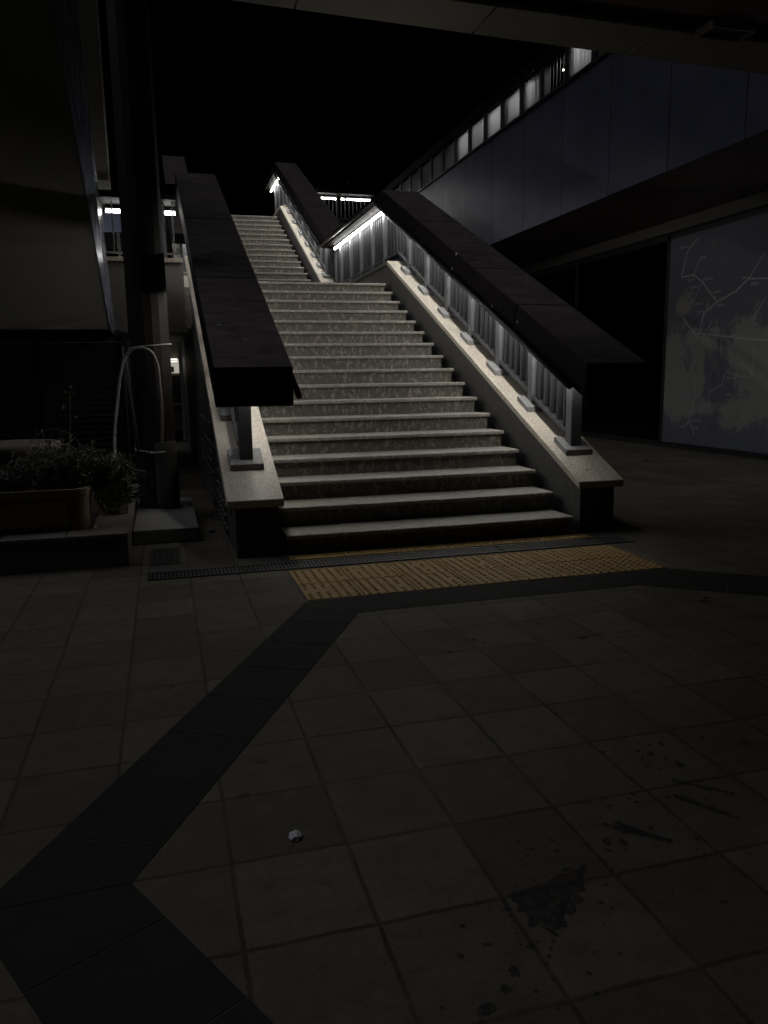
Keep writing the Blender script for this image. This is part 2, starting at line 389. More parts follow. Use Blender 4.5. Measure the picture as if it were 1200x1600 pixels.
# railings with their steel canopy beams ----------------------------------------
def quadbar(mb, fx, x0, x1, y0, y1, zf, h):
    mb.hexa([(fx(x0), y0, zf(y0)), (fx(x1), y0, zf(y0)), (fx(x1), y1, zf(y1)), (fx(x0), y1, zf(y1)),
             (fx(x0), y0, zf(y0)+h), (fx(x1), y0, zf(y0)+h), (fx(x1), y1, zf(y1)+h), (fx(x0), y1, zf(y1)+h)])
def railing(label, posts, mir, ya, yb, beam, splits, tubes, hand=None, plinths=True, bars=5, group='canopied railings of the stair', extra=(), extra2=()):
    fx = (lambda x: MIR-x) if mir else (lambda x: x)
    t = thing('stair_railing', label, 'railing', (fx(.27), posts[0], cap_z(posts[0])), group)
    for y in posts:
        zc, zs = cap_z(y), sof_z(y)
        p = MB().hexa([(fx(a), y+d, cap_z(y+d)+(.0)) for a, d in ((.217, -.053), (.323, -.053), (.323, .053), (.217, .053))] +
                      [(fx(a), y+d, sof_z(y+d)+.03) for a, d in ((.217, -.053), (.323, -.053), (.323, .053), (.217, .053))]).build('post', 'post', t, bevel=.006)
        if plinths:
            m = MB(); dd = .118
            m.hexa([(fx(a), y+d, cap_z(y+d)+.002) for a, d in ((.140, -dd), (.405, -dd), (.405, dd), (.140, dd))] +
                   [(fx(a), y+d, cap_z(y+d)+.052) for a, d in ((.142, -dd+.002), (.403, -dd+.002), (.403, dd-.002), (.142, dd-.002))])
            m.build('base_plate', 'plinth', p, bevel=.004)
    rail = MB(); spans = list(zip(posts, posts[1:]))
    for y in [a+(c-a)*(k+1)/(bars+1) for a, c in spans for k in range(bars)] + list(extra) + list(extra2):
        if 1:
            m = MB()
            m.hexa([(fx(q), y+d, cap_z(y+d)+.135) for q, d in ((.242, -.014), (.302, -.014), (.302, .014), (.242, .014))] +
                   [(fx(q), y+d, sof_z(y+d)+.03) for q, d in ((.242, -.014), (.302, -.014), (.302, .014), (.242, .014))])
            m.build('baluster', 'bar', t)
    for a, c in spans:
        quadbar(rail, fx, .212, .332, a+.055, c-.055, lambda y: cap_z(y)+.105, .028)
    if extra:
        quadbar(rail, fx, .212, .332, 5.26, 5.699, lambda y: cap_z(y)+.105, .028); quadbar(rail, fx, .212, .332, 5.701, posts[0]-.055, lambda y: cap_z(5.7)+.105, .028)
    rail.build('bottom_rail', 'bar', t)
    # cladding panels of the beam: quads in the y-z plane, cut at the seams
    (b0, b1), (t0, t1) = beam          # bottom start/end, top start/end as (y, z)
    cuts = [0.0] + splits + [1.0]
    L = lambda p, q, s: (p[0]+(q[0]-p[0])*s, p[1]+(q[1]-p[1])*s)
    n = (b1[0]-b0[0]); g = .005/max(n, .1)
    for s0, s1 in zip(cuts, cuts[1:]):
        e0 = 0 if s0 == 0 else g; e1 = 0 if s1 == 1 else g
        MB().yz([L(b0, b1, s0+e0), L(b0, b1, s1-e1), L(t0, t1, s1-e1), L(t0, t1, s0+e0)], fx(-.02), fx(.53)).build('canopy_panel', 'beam', t, bevel=.004)
    i = lambda s, q, o: (L(b0, b1, s)[0], L(b0, b1, s)[1]+o) if q else (L(t0, t1, s)[0], L(t0, t1, s)[1]-o)
    MB().yz([i(.01, 1, .02), i(.99, 1, .02), i(.99, 0, .02), i(.01, 0, .02)], fx(0.0), fx(.51)).build('canopy_core', 'beamcore', t)
    for a, c in tubes:
        za, zc = sof_z(a)-.042, sof_z(c)-.042
        u = MB().tube([(fx(.165), a, za), (fx(.165), c, zc)], .021, 10).build('light_tube', 'tube', t, smooth=False)
        h = MB(); quadbar(h, fx, .152, .178, a, c, lambda y: za+(zc-za)*(y-a)/(c-a)+.0215, .018)
        h.build('tube_holder_shield', 'bar', u)
    if hand:
        path = [(fx(-.075), y, sof_z(y)+.035) for y in hand]
        hr = MB().tube([(fx(-.075), hand[0]+.0, sof_z(hand[0])+.03)] + path[1:], .024, 10).build('handrail', 'hand', t, smooth=True)
        br = MB(); y = hand[0]+.25
        while y < hand[-1]-.1:
            br.box(min(fx(-.075), fx(-.021)), max(fx(-.075), fx(-.021)), y-.012, y+.012, sof_z(y)+.03, sof_z(y)+.045); y += 1.1
        br.build('bracket', 'hand', hr)
    return t
lowposts = [.51 + .782*i for i in range(7)]
lowtubes = [(.35 + 1.09*i, .35 + 1.09*i + 1.0) for i in range(5)]
sl_beam = (((-.17, 1.14), (5.98, 3.877)), ((-.19, 1.415), (5.65, 4.005)))
railing('grey barred railing under a dark steel beam, right of the lower steps', lowposts, False, 0, 5.8, sl_beam, [.22, .40, .72], lowtubes, [-.03, 2.5, 5.9])
sl_beam_l = (((-.17, 1.14), (6.08, 3.92)), ((-.19, 1.415), (6.10, 4.205)))
railing('railing under a broad dark steel beam spotted with bird droppings, left of the steps', lowposts, True, 0, 5.8, sl_beam_l, [.3, .62], lowtubes, [-.09, 2.5, 5.9])
fl_beam = (((5.984, 3.877), (10.1, 3.888)), ((5.654, 4.005), (9.75, 4.02)))
railing('level railing with bright tubes under its beam, along the landing', [6.45, 7.17, 7.95, 8.72, 9.51, 10.0], False, 5.8, 10, fl_beam, [.5], [(6.0, 6.95), (7.05, 8.0), (8.1, 9.05), (9.15, 9.75)], [5.92, 8, 10.0], plinths=False, bars=5, extra=(5.36, 5.52, 5.68, 5.84, 6.0, 6.15, 6.3))
ys = [10.93, 11.5, 12.13, 12.85, 13.65, 14.5, 15.32, 15.95]
up_beam = (((10.104, 3.89), (16.2, 6.80)), ((9.754, 4.02), (16.0, 7.0)))
uptubes = [(10.5 + 1.06*i, 10.5 + 1.06*i + 1.02) for i in range(5)]
railing('small barred railing under a dark steel beam, right of the upper steps', ys, False, 10, 16, up_beam, [.35, .7], uptubes, [10.2, 13, 15.9], extra2=[10.13+.13*k for k in range(6)])
railing('railing of the upper steps on the left, its beam peeping above the near canopy', ys, True, 10, 16, up_beam, [.5], uptubes, None)
tp_beam = (((16.204, 6.80), (18.3, 6.80)), ((16.004, 7.0), (18.3, 7.0)))
railing('short level railing with two lit tubes at the very top of the stairs', [16.5, 17.2, 17.9], False, 16, 18, tp_beam, [], [(16.25, 17.2), (17.25, 18.2)], None, plinths=False, bars=3)

# left side landing: wall, railing along x ------------------------------------------
w = thing('landing_wall', 'grey concrete wall of the side landing behind the column', 'wall', (-4.5, 6.2, 0))
MB().box(-9, -2.86, 6.16, 6.45, 2.02, 2.99).build('wall_body', 'concrete', w)
MB().box(-9, -2.86, 6.10, 6.49, 2.99, 3.05).build('coping', 'cap', w, bevel=.004)
def xrailing(label, x0, x1, yb, zc, zs, beamz, beamy, tubes, ty, step, post_every, group):
    t = thing('landing_railing', label, 'railing', (x0, yb, zc), group)
    x = x0; k = 0
    while x < x1+.001:
        if k % post_every == 0: MB().box(x-.03, x+.03, yb-.03, yb+.03, zc, zs+.02).build('post', 'post', t)
        else: MB().box(x-.011, x+.011, yb-.02, yb+.02, zc+.1, zs+.02).build('baluster', 'post', t)
        x += step; k += 1
    MB().box(x0, x1, yb-.025, yb+.025, zc+.075, zc+.1).build('bottom_rail', 'post', t)
    MB().box(x0-.3, x1+.02, beamy[0], beamy[1], zs+.022, beamz).build('canopy_beam', 'beam', t, bevel=.004)
    for a, c in tubes:
        MB().tube([(a, ty, zs-.05), (c, ty, zs-.05)], .02, 10).build('light_tube', 'tube', t)
        MB().box(a, c, ty-.06, ty+.06, zs-.027, zs+.018).build('tube_holder_shield', 'hand', t)  # dark box added to keep the tube's light off the beam above
xrailing('side landing railing with a lit tube, seen either side of the column', -6.8, -2.93, 6.3, 3.05, 3.79, 4.02, (5.98, 6.75),
         [(-6.4, -5.2), (-5.1, -3.95), (-3.88, -3.62), (-3.58, -3.2), (-3.14, -2.92)], 6.55, .137, 9, None)
xrailing('far railing with two lit tubes at the upper level, above the dark beam', .62, 3.18, 18.0, TOPZ+.31, 6.66, 7.02, (17.7, 18.4),
         [(.7, 1.5), (1.55, 2.13), (2.24, 2.32), (2.40, 3.13)], 18.1, .122, 12, None)
MB_ = MB().box(.55, 3.25, 17.8, 18.2, TOPZ+.002, TOPZ+.31); wl = thing('parapet_wall', 'low parapet under the far upper railing', 'wall', (1.9, 18, TOPZ))
MB_.build('wall_body', 'wall', wl)

bb = thing('notice_board', 'small blue lit board seen through the side railing left of the column', 'board', (-4.1, 9.6, LZ))
MB().box(-4.7, -3.62, 9.6, 9.64, 3.98, 4.32).build('panel', 'blueboard', bb)
for x in (-4.6, -3.85): MB().box(x-.03, x+.03, 9.645, 9.7, LZ, 4.3).build('leg', 'frame', bb)

# ------------------------------------------------------------------ ground
struct(MB().quad((-70, -70, 0), (70, -70, 0), (70, 90, 0), (-70, 90, 0)).build('pavement', 'pave'))
bd = MB()
def slab(p): bd.xy(p, .0005, .0025)
def lerp(a, c, s): return (a[0]+(c[0]-a[0])*s, a[1]+(c[1]-a[1])*s)
def strip(a0, a1, c0, c1, n, g=.003):
    """slabs between edge a0-a1 and edge c0-c1, cut square to the first edge"""
    A0, A1, C0, C1 = (Vector(p) for p in (a0, a1, c0, c1))
    d = (A1-A0).normalized(); L = (A1-A0).length
    def foot(p):                      # point on the c edge square across from p
        e = C1-C0; t = (p-C0).dot(d)/e.dot(d); return C0+e*t
    tt = lambda p: (p-C0).dot(d)/(C1-C0).dot(d)
    cuts = [k/n for k in range(1, n) if .03 < tt(A0+d*L*k/n) < .97]
    prs = [(A0, C0)] + [(A0+d*L*q, foot(A0+d*L*q)) for q in cuts] + [(A1, C1)]
    for (p, q), (u, w) in zip(prs, prs[1:]):
        slab([tuple(p+d*g), tuple(u-d*g), tuple(w-d*g), tuple(q+d*g)])
strip((-2.505, -1.275), (-3.80, -3.763), (-2.25, -1.575), (-3.417, -3.745), 8)      # diagonal
strip((-3.80, -3.763), (-2.29, -6.6), (-3.417, -3.745), (-1.9, -6.6), 9)            # turns back towards the camera
strip((-2.495, -1.262), (.03, -1.262), (-2.245, -1.568), (-.42, -1.568), 7)         # in front of the tactile paving
strip((.035, -1.265), (2.6, -3.4), (-.41, -1.568), (2.3, -3.75), 9)                 # towards the right
struct(bd.build('paving_band', 'band'))

tp = MB()
def tactile(x0, x1, y0, y1, nx, ny, pitch=.052):
    g = .005; dx = (x1-x0)/nx; dy = (y1-y0)/ny
    for i in range(nx):
        for j in range(ny):
            a, c = x0+i*dx+g, x0+(i+1)*dx-g; d, e = y0+j*dy+g, y0+(j+1)*dy-g
            tp.box(a, c, d, e, .0004, .006+random.uniform(-.001, .0015))
            mx_, my_ = int((c-a)/pitch), int((e-d)/pitch)
            for u in range(mx_):
                for v in range(my_):
                    cx = a+(u+.5)*(c-a)/mx_; cy = d+(v+.5)*(e-d)/my_
                    if random.random() < .03: continue
                    r0, r1, h = .0155, .009, .0085*random.uniform(.7, 1.1)
                    A = [tp.bm.verts.new((cx+r0*math.cos(q*math.pi/4), cy+r0*math.sin(q*math.pi/4), .0055)) for q in range(8)]
                    B = [tp.bm.verts.new((cx+r1*math.cos(q*math.pi/4), cy+r1*math.sin(q*math.pi/4), .006+h)) for q in range(8)]
                    tp.bm.faces.new(B)
                    for q in range(8): tp.bm.faces.new([A[q], A[(q+1) % 8], B[(q+1) % 8], B[q]])
tactile(-2.485, .05, -1.245, -.475, 7, 2)
tactile(-2.42, .10, -.165, -.01, 9, 1, .05)
struct(tp.build('tactile_paving', 'yellow'))

dg = thing('drain_grate', 'long narrow slotted drain grate across the foot of the steps', 'drain grate', (-1.56, -.32, 0))
MB().box(-3.43, .32, -.425, -.215, .0006, .002).build('channel_shade', 'channel_shade', dg)  # flat dark sheet painted in place of the shaded hollow under the grate
fr_ = MB(); fr_.box(-3.43, .32, -.425, -.405, .002, .009); fr_.box(-3.43, .32, -.235, -.215, .002, .009); fr_.build('grate_frame', 'iron', dg)
gb = MB(); x = -3.415
while x < .31:
    if random.random() > .012: gb.box(x, x+.0135, -.4045, -.2355, .0025, .008)
    x += .0265
gb.build('grating', 'iron', dg)
ac = thing('access_cover', 'small worn iron cover set in the paving by the column base', 'drain cover', (-3.3, .3, 0))
MB().box(-3.42, -3.19, .02, .62, .0006, .005).build('frame', 'iron', ac, bevel=.001)
m = MB()
for i in range(5):
    for j in range(13): m.box(-3.40+i*.041, -3.372+i*.041, .04+j*.043, .07+j*.043, .0055, .0085)
m.build('plate', 'iron', ac)

# stains, wet marks and litter
sm = MB(); BZ = .0012
def blot(x, y, r, ax=1.0, n=18, rot=0):
    v = []; global BZ; BZ += .000004
    for k in range(n):
        a = 2*math.pi*k/n; q = r*random.uniform(.62, 1.15)
        px, py = q*math.cos(a), q*math.sin(a)*ax
        v.append(sm.bm.verts.new((x+px*math.cos(rot)-py*math.sin(rot), y+px*math.sin(rot)+py*math.cos(rot), BZ)))
    sm.bm.faces.new(v)
for x, y, r in [(-1.62, -3.63, .028), (-1.59, -3.49, .014), (-1.63, -3.47, .012), (-1.73, -3.6, .013), (-1.64, -3.58, .014), (-1.67, -3.53, .02), (-1.70, -3.50, .013), (-1.88, -3.75, .012), (-1.91, -3.77, .009),
                (-2.06, -3.87, .012), (-1.94, -3.93, .01), (-2.1, -3.95, .02), (-2.06, -3.97, .022), (-2.12, -3.99, .012), (-2.57, -4.33, .022), (-2.61, -4.37, .018), (-2.67, -4.41, .032), (-2.67, -4.25, .012),
                (-2.76, -4.38, .006), (-2.5, -4.27, .012), (-2.25, -3.9, .01), (-2.26, -3.95, .009), (-1.98, -2.35, .02), (-1.8, -2.21, .022), (-1.77, -2.27, .015), (-1.26, -2.36, .03), (-1.37, -2.08, .02), (-.26, -2.01, .04), (-.2, -1.95, .03)]:
    blot(x, y, r*.95, random.uniform(.6, .95), 14, random.uniform(0, 3))
for k in range(90):
    t_ = random.random(); cx_ = -1.55-1.15*t_+random.gauss(0, .16); cy_ = -3.5-.9*t_+random.gauss(0, .14)
    blot(cx_, cy_, random.choice([.004, .005, .006, .008, .011]), random.uniform(.6, 1), 9)
for x0_, y0_, x1_, y1_, w_ in ((-1.70, -3.72, -1.58, -3.84, .020), (-1.76, -3.80, -1.66, -3.96, .022), (-2.02, -3.90, -1.93, -4.0, .03), (-2.36, -4.17, -2.49, -4.33, .014), (-2.44, -4.06, -2.2, -4.02, .007), (-2.49, -4.10, -2.52, -4.26, .006)):
    for k in range(9):
        q = k/8; blot(x0_+(x1_-x0_)*q, y0_+(y1_-y0_)*q, w_*random.uniform(.7, 1.2)*(1-.4*q), .8, 12, random.uniform(0, 3))
pud = [(-2.475, -4.14), (-2.47, -4.085), (-2.42, -4.075), (-2.36, -4.066), (-2.30, -4.05), (-2.25, -4.035), (-2.215, -4.03), (-2.21, -4.05), (-2.245, -4.065), (-2.262, -4.09), (-2.275, -4.125), (-2.30, -4.135), (-2.305, -4.165), (-2.335, -4.165), (-2.345, -4.20), (-2.37, -4.195), (-2.38, -4.235), (-2.405, -4.225), (-2.43, -4.25), (-2.445, -4.21), (-2.47, -4.205), (-2.462, -4.17)]
pp = []
for i, p in enumerate(pud):
    q = pud[(i+1) % len(pud)]
    for s in (0, .33, .66):
        e = lerp(p, q, s); pp.append((e[0]+random.uniform(-.009, .009), e[1]+random.uniform(-.007, .007)))
sm.bm.faces.new([sm.bm.verts.new((x, y, .0011)) for x, y in pp])
struct(sm.build('floor_stain', 'stain'), 'stuff')

def crumple(name, label, x, y, z, r, mat, cat, flat=.7):
    m = MB(); bmesh.ops.create_icosphere(m.bm, subdivisions=2, radius=r)
    for v in m.bm.verts:
        v.co *= random.uniform(.6, 1.2); v.co.z *= flat; v.co += Vector((x, y, z + r*flat*.75))
    return tag(m.build(name, mat), label, cat)
crumple('paper_scrap', 'crumpled white scrap of paper lying alone on the open tiles', -2.96, -3.67, .001, .021, 'paper', 'litter', .55)
crumple('stone', 'small pale stone on the ground between the column and the left parapet', -2.91, 1.17, .0, .035, 'concrete', 'stone')
crumple('dead_leaf', 'dry crumpled leaf against the foot of the lowest step', -2.26, .02, .004, .028, 'leaflitter', 'litter', .5)
crumple('dead_leaf', 'flat dark leaf on the paving under the glass shopfront', 3.9, 4.7, .0, .06, 'leaflitter', 'litter', .25)
crumple('cigarette_butt', 'pale cigarette end on the bed coping beside the trough', -3.80, .34, .25, .018, 'paper', 'litter', .5)
crumple('dead_leaf', 'tiny dark leaf on the right coping below the first post', .22, .17, cap_z(.17)-.002, .014, 'leaflitter', 'litter', .3)
for i in range(14):
    crumple('pebble', 'loose grit lying along the foot of the left parapet', -2.9+random.uniform(-.12, .06), random.uniform(.3, 2.2), 0, random.uniform(.006, .014), 'concrete', 'pebble')['group'] = 'grit beside the left parapet'

# ------------------------------------------------------------------ footbridge on the right
fb = thing('footbridge', 'elevated walkway with blue grey cladding panels running along the right', 'footbridge', (4.6, 6, 0))
MB().box(3.345, 5.9, -9, 21, 3.99, 5.5).build('deck', 'gap', fb)
y = 2.2 - 8*1.43
while y < 20:
    MB().box(3.30, 3.342, y+.006, y+1.424, 3.945, 5.93).build('fascia_panel', 'fascia', fb, bevel=.003)
    y += 1.43
MB().box(3.262, 3.40, -9, 21, 5.935, 5.975).build('sill', 'frame', fb)
x = 3.34
while x < 5.45:
    MB().box(x, x+.155, -9, 21, 3.95, 3.988).build('soffit_board', 'soffit', fb); x += .163
MB().box(5.46, 5.72, -9, 21, 3.76, 3.985).build('wall_beam', 'ledge', fb)
gr = thing('glazed_screen', 'row of fluted glazed bays lit from inside on top of the footbridge', 'screen', (3.45, 9, 5.975))
k = 0; y = 5.75 - 5*.842
while y < 20:
    MB().box(3.40, 3.50, y-.075, y+.075, 5.976, 6.60).build('mullion', 'frame', gr)
    dark = abs(y-6.592) < .1
    if not dark:
        m = MB(); n = 5; pts = []
        for q in range(n*4+1):
            s = q/(n*4); ph = q % 4
            pts.append((3.43 + (.0, .02, .075, .055)[ph], y+.078+s*(.842-.156)))
        for p, q in zip(pts, pts[1:]): m.quad((p[0], p[1], 5.98), (q[0], q[1], 5.98), (q[0], q[1], 6.58), (p[0], p[1], 6.58))
        m.build('fluted_sheet', 'fluted', gr)
    else:
        for q in range(1, 6): MB().box(3.45, 3.458, y+.078+q*.115, y+.09+q*.115, 5.98, 6.58).build('bar', 'frame', gr)
    y += .842
MB().box(3.36, 3.60, -9, 21, 6.602, 6.80).build('canopy_beam', 'beam', gr)
MB().box(3.38, 3.52, -9, 21, 5.9755, 5.979).build('sill_plate', 'frame', gr)
for (yy, ll) in ((5.75, .9), (7.9, 1.0), (9.2, 1.2), (10.6, 1.2)):
    lt = MB().tube([(3.63, yy-ll/2+.6, 6.64), (3.63, yy+ll/2+.6, 6.64)], .032, 8).build('light_tube', 'tube', gr)
back = thing('footbridge_wall', 'dark far side wall of the footbridge behind the glazed bays', 'wall', (5.8, 6, 5.5))
MB().box(5.8, 5.9, -9, 21, 5.502, 6.75).build('wall_body', 'interior', back)
lp = thing('footbridge_lamp', 'lamp post on the footbridge, its small bulbs seen through the one dark bay', 'lamp', (5.0, 9.3, 5.5))
MB().tube([(5.0, 9.3, 5.502), (5.0, 9.3, 7.62)], .03, 8).build('pole', 'frame', lp)
MB().box(4.98, 5.02, 8.95, 9.75, 7.60, 7.63).build('arm', 'frame', lp)
for (yy, zz, r) in ((9.66, 7.44, .02), (9.44, 7.46, .017), (9.12, 7.50, .012), (9.0, 7.56, .016)):
    m = MB(); bmesh.ops.create_icosphere(m.bm, subdivisions=2, radius=r)
    for v in m.bm.verts: v.co += Vector((4.985, yy, zz))
    bu = m.build('bulb', 'bulb', lp)
    MB().box(4.98, 4.99, yy-.004, yy+.004, zz+r, 7.60).build('stem', 'frame', bu)

# glass shopfront under it
GX = 5.59
gs = thing('glass_shopfront', 'black framed glass shopfront under the footbridge', 'shopfront', (GX, 9, 0))
MB().box(GX-.03, GX+.12, -9, 21, .002, .10).build('sill', 'frame', gs)
for y in (6.72, 9.95, 13.2, 16.4): MB().box(GX-.02, GX+.08, y-.05, y+.05, .102, 3.758).build('mullion', 'frame', gs)
MB().box(GX-.02, GX+.08, -9, 21, 3.66, 3.757).build('head_rail', 'frame', gs)
for a, c in ((6.772, 9.898), (10.002, 13.148), (13.252, 16.348), (16.45, 21)):
    MB().box(GX+.02, GX+.03, a, c, .101, 3.659).build('pane', 'glass', gs)
m = MB()
m.box(9, 9.1, 6.7, 21, 0.003, 3.75)
m.build('interior_back_wall', 'interior', gs)
MB().box(5.72, 9, 6.65, 6.7, .003, 3.75).build('interior_side_wall', 'interior', gs)
rad = thing('radiator', 'slatted radiator behind the shopfront glass near the stair foot', 'radiator', (6.0, 8, .1))
m = MB(); y = 6.95
while y < 9.3: m.box(5.95, 6.0, y, y+.03, .16, .56); y += .06
m.build('slats', 'grille', rad); MB().box(5.94, 6.02, 6.9, 9.35, .565, .62).build('top_rail', 'grille', rad); 
for y in (7.1, 9.1): MB().box(5.94, 6.01, y, y+.05, .003, .155).build('foot', 'grille', rad)

mb_ = thing('map_board', 'big worn blue grey route map with peeling patches on the right', 'map board', (5.5, 4.6, .1))
MB().box(5.535, 5.575, -1.0, 6.62, .101, 3.655).build('map_sheet', 'map', mb_)
lines = [
(0.03, [(5.88, 3.55), (6.08, 3.45), (6.16, 3.35), (6.27, 2.97)]), (0.035, [(6.27, 2.97), (5.95, 2.97), (5.72, 2.83), (5.46, 2.59)]),
(0.018, [(5.78, 3.24), (5.95, 2.96)]), (0.018, [(5.72, 2.83), (5.93, 2.51)]), (0.035, [(5.42, 2.56), (5.32, 2.47)]),
(0.035, [(4.28, 2.71), (4.63, 2.75), (4.9, 2.59), (5.32, 2.47), (5.64, 2.31), (5.74, 1.98)]), (0.02, [(4.34, 3.08), (4.62, 2.76)]),
(0.018, [(4.25, 2.43), (4.49, 2.11)]), (0.03, [(6.24, 2.34), (5.95, 2.08), (5.8, 1.95)]),
(0.018, [(5.8, 1.95), (5.92, 2.05), (6.04, 2.01), (6.12, 1.91), (5.99, 1.82), (5.8, 1.92)]), (0.018, [(5.99, 1.82), (6.19, 1.67)]),
(0.035, [(5.74, 1.99), (4.73, 1.86), (4.2, 1.8)]), (0.015, [(5.6, 2.13), (5.68, 2.04)]), (0.02, [(5.43, 2.15), (5.56, 2.01)]),
(0.012, [(5.46, 2.04), (5.49, 1.86)]), (0.012, [(5.67, 1.94), (5.53, 1.86)]), (0.012, [(5.98, 2.0), (5.98, 1.91)]),
(0.02, [(5.79, 1.27), (5.74, 0.94), (5.86, 0.51)]), (0.03, [(5.86, 0.51), (5.98, 0.42)]), (0.03, [(5.86, 0.51), (5.79, 0.41), (5.72, 0.29)]),
(0.018, [(5.05, 1.3), (5.09, 1.13), (5.24, 1.09), (5.39, 1.01), (5.4, 0.93)]), (0.018, [(4.99, 1.34), (4.72, 1.27), (4.49, 1.25)]),
(0.018, [(4.68, 1.49), (4.42, 1.32)]), (0.02, [(4.4, 1.7), (4.44, 1.28)]), (0.02, [(4.2, 1.8), (3.4, 1.72), (2.9, 2.1)]), (.03, [(4.28, 2.71), (3.2, 2.68), (2.6, 2.4)])]
for li, (w_, L) in enumerate(lines):
    m = MB(); xo = 5.5345 - li*.00012
    for p, q in zip(L, L[1:]):
        d = Vector((q[0]-p[0], q[1]-p[1])); n = Vector((-d.y, d.x)).normalized()*w_*.36; e = d.normalized()*w_*.3
        m.yz([(p[0]-e.x+n.x, p[1]-e.y+n.y), (q[0]+e.x+n.x, q[1]+e.y+n.y), (q[0]+e.x-n.x, q[1]+e.y-n.y), (p[0]-e.x-n.x, p[1]-e.y-n.y)], xo-.0015, xo)
        xo -= .00003
    if w_ < .025 and len(L) == 2 and li % 2 == 0:
        m.yz([(L[-1][0]+.025*math.cos(a*.785), L[-1][1]+.025*math.sin(a*.785)) for a in range(8)], xo-.003, xo-.0005)
    m.build('route_line', 'mapline', mb_)
bars = [(6.34, 6.16, 3.47), (5.77, 5.66, 3.22), (6.12, 5.93, 2.9), (5.69, 5.45, 2.86), (6.05, 5.84, 2.77), (5.41, 5.27, 2.63), (5.89, 5.7, 2.48), (5.82, 5.65, 2.35), (5.33, 5.15, 2.41), (4.77, 4.68, 2.78), (4.59, 4.42, 2.66), (5.45, 5.26, 2.05), (6.26, 6.09, 1.83), (4.53, 4.36, 2.05), (4.96, 4.74, 1.92), (5.05, 4.81, 1.74), (6.16, 5.79, .955), (5.82, 5.6, .525), (6.12, 5.99, .4), (5.73, 5.62, .4), (5.01, 4.79, 1.245), (4.99, 4.86, .98), (4.23, 4.09, .66)]
for a, c, z in bars:
    m = MB(); y = a; hgt = .045 if abs(z-.955) > .01 else .085
    while y > c:
        wd = random.uniform(.012, .026)
        if True:
            h0, h1 = random.choice([(0, 1), (0, 1), (0, .75), (.2, 1), (0, .6)])
            m.box(5.5318, 5.5338, y-wd, y, z-hgt*.5+h0*hgt, z-hgt*.5+h1*hgt)
        y -= wd+.007
    m.build('station_name', 'mapword', mb_)

# ------------------------------------------------------------------ bridge overhead
ob = thing('overhead_bridge', 'underside of a bridge deck crossing over the foreground', 'bridge', (-1, -3, 3.94))
MB().box(-3.58, 3.24, -7, .16, 4.02, 4.5).build('deck', 'gap', ob)
x = -.78 - 2*1.40
while x < 3.2:
    MB().xy([(x+.008, -.14+.03*(x+2)*.9), (min(x+1.392, 3.235), -.14+.03*(min(x+1.392, 3.235)+2)*.9), (min(x+1.392, 3.235), .29+.055*(min(x+1.392, 3.235)+2)), (x+.008, .29+.055*(x+2))], 3.94, 3.975).build('edge_panel', 'soffit_pale', ob, bevel=.003)
    x += 1.40
y = -.36
MB().box(-3.58, 3.24, -.62, -.30, 3.962, 4.018).build('soffit_beam', 'soffit', ob)
y = -.8
while y > -7:
    MB().box(-3.58, 3.24, y, y+.155, 3.97, 4.018).build('soffit_board', 'soffit', ob); y -= .163
cl = thing('ceiling_light', 'small unlit recessed lamp in the bridge underside, top right', 'lamp', (1.1, -.15, 3.94))
m = MB(); m.box(.90, 1.30, -.29, -.27, 3.90, 3.958); m.box(.90, 1.30, -.10, -.08, 3.90, 3.958); m.box(.90, .92, -.27, -.10, 3.90, 3.958); m.box(1.28, 1.30, -.27, -.10, 3.90, 3.958)
m.build('housing', 'soffit_pale', cl); MB().box(.925, 1.275, -.265, -.105, 3.935, 3.955).build('diffuser', 'beamcore', cl)

# ------------------------------------------------------------------ left: kiosk, column, bed
kz = thing('kiosk', 'kiosk with a stained leaning concrete fascia over dark roller shutters', 'kiosk', (-5, 4, 0))
def fy(z): return 4.0 - (z-1.93)*(.8/3.11)
def fxr(z): return -3.80 - (z-1.93)*(.28/3.11)
def bx(z): return -3.765 - (z-1.9)*(.135/3.46)
def by(z): return 4.5 - (z-1.9)*(.6/3.46)
Z0, Z1 = 1.93, 5.7
MB().hexa([(-9, fy(Z0), Z0), (fxr(Z0), fy(Z0), Z0), (bx(Z0)-.012, by(Z0), Z0), (-9, by(Z0), Z0), (-9, fy(Z1), Z1), (fxr(Z1), fy(Z1), Z1), (bx(Z1)-.012, by(Z1), Z1), (-9, by(Z1), Z1)]).build('fascia', 'kiosk', kz)
e = .003
MB().hexa([(fxr(Z0)+e, fy(Z0)+.0, Z0-.03), (fxr(Z0)+e+.008, fy(Z0), Z0-.03), (bx(Z0)+.008, by(Z0), Z0-.03), (bx(Z0), by(Z0), Z0-.03), (fxr(Z1)+e, fy(Z1), Z1), (fxr(Z1)+e+.008, fy(Z1), Z1), (bx(Z1)+.008, by(Z1), Z1), (bx(Z1), by(Z1), Z1)]).build('side_panel', 'plexi', kz)
sh = MB(); z = .05
while z < 1.9: sh.hexa([(-9, 4.34, z), (-3.70, 4.34, z), (-3.70, 4.4, z), (-9, 4.4, z), (-9, 4.36, z+.068), (-3.70, 4.36, z+.068), (-3.70, 4.4, z+.068), (-9, 4.4, z+.068)]); z += .073
sh.build('roller_shutter', 'shutter', kz)
for x in (-3.66, -4.6, -5.55): MB().box(x-.035, x+.035, 4.30, 4.338, .003, 1.925).build('shutter_guide', 'frame', kz)
ub = thing('building', 'plain beige building wall rising behind the kiosk', 'building', (-6, 5.2, 3.78))
MB().box(-9.5, -3.74, 5.0, 5.5, 3.80, 6.4).build('wall', 'kiosk', ub)
MB().box(-9.5, -9.2, 5.05, 5.45, .003, 3.798).build('pier', 'kiosk', ub)

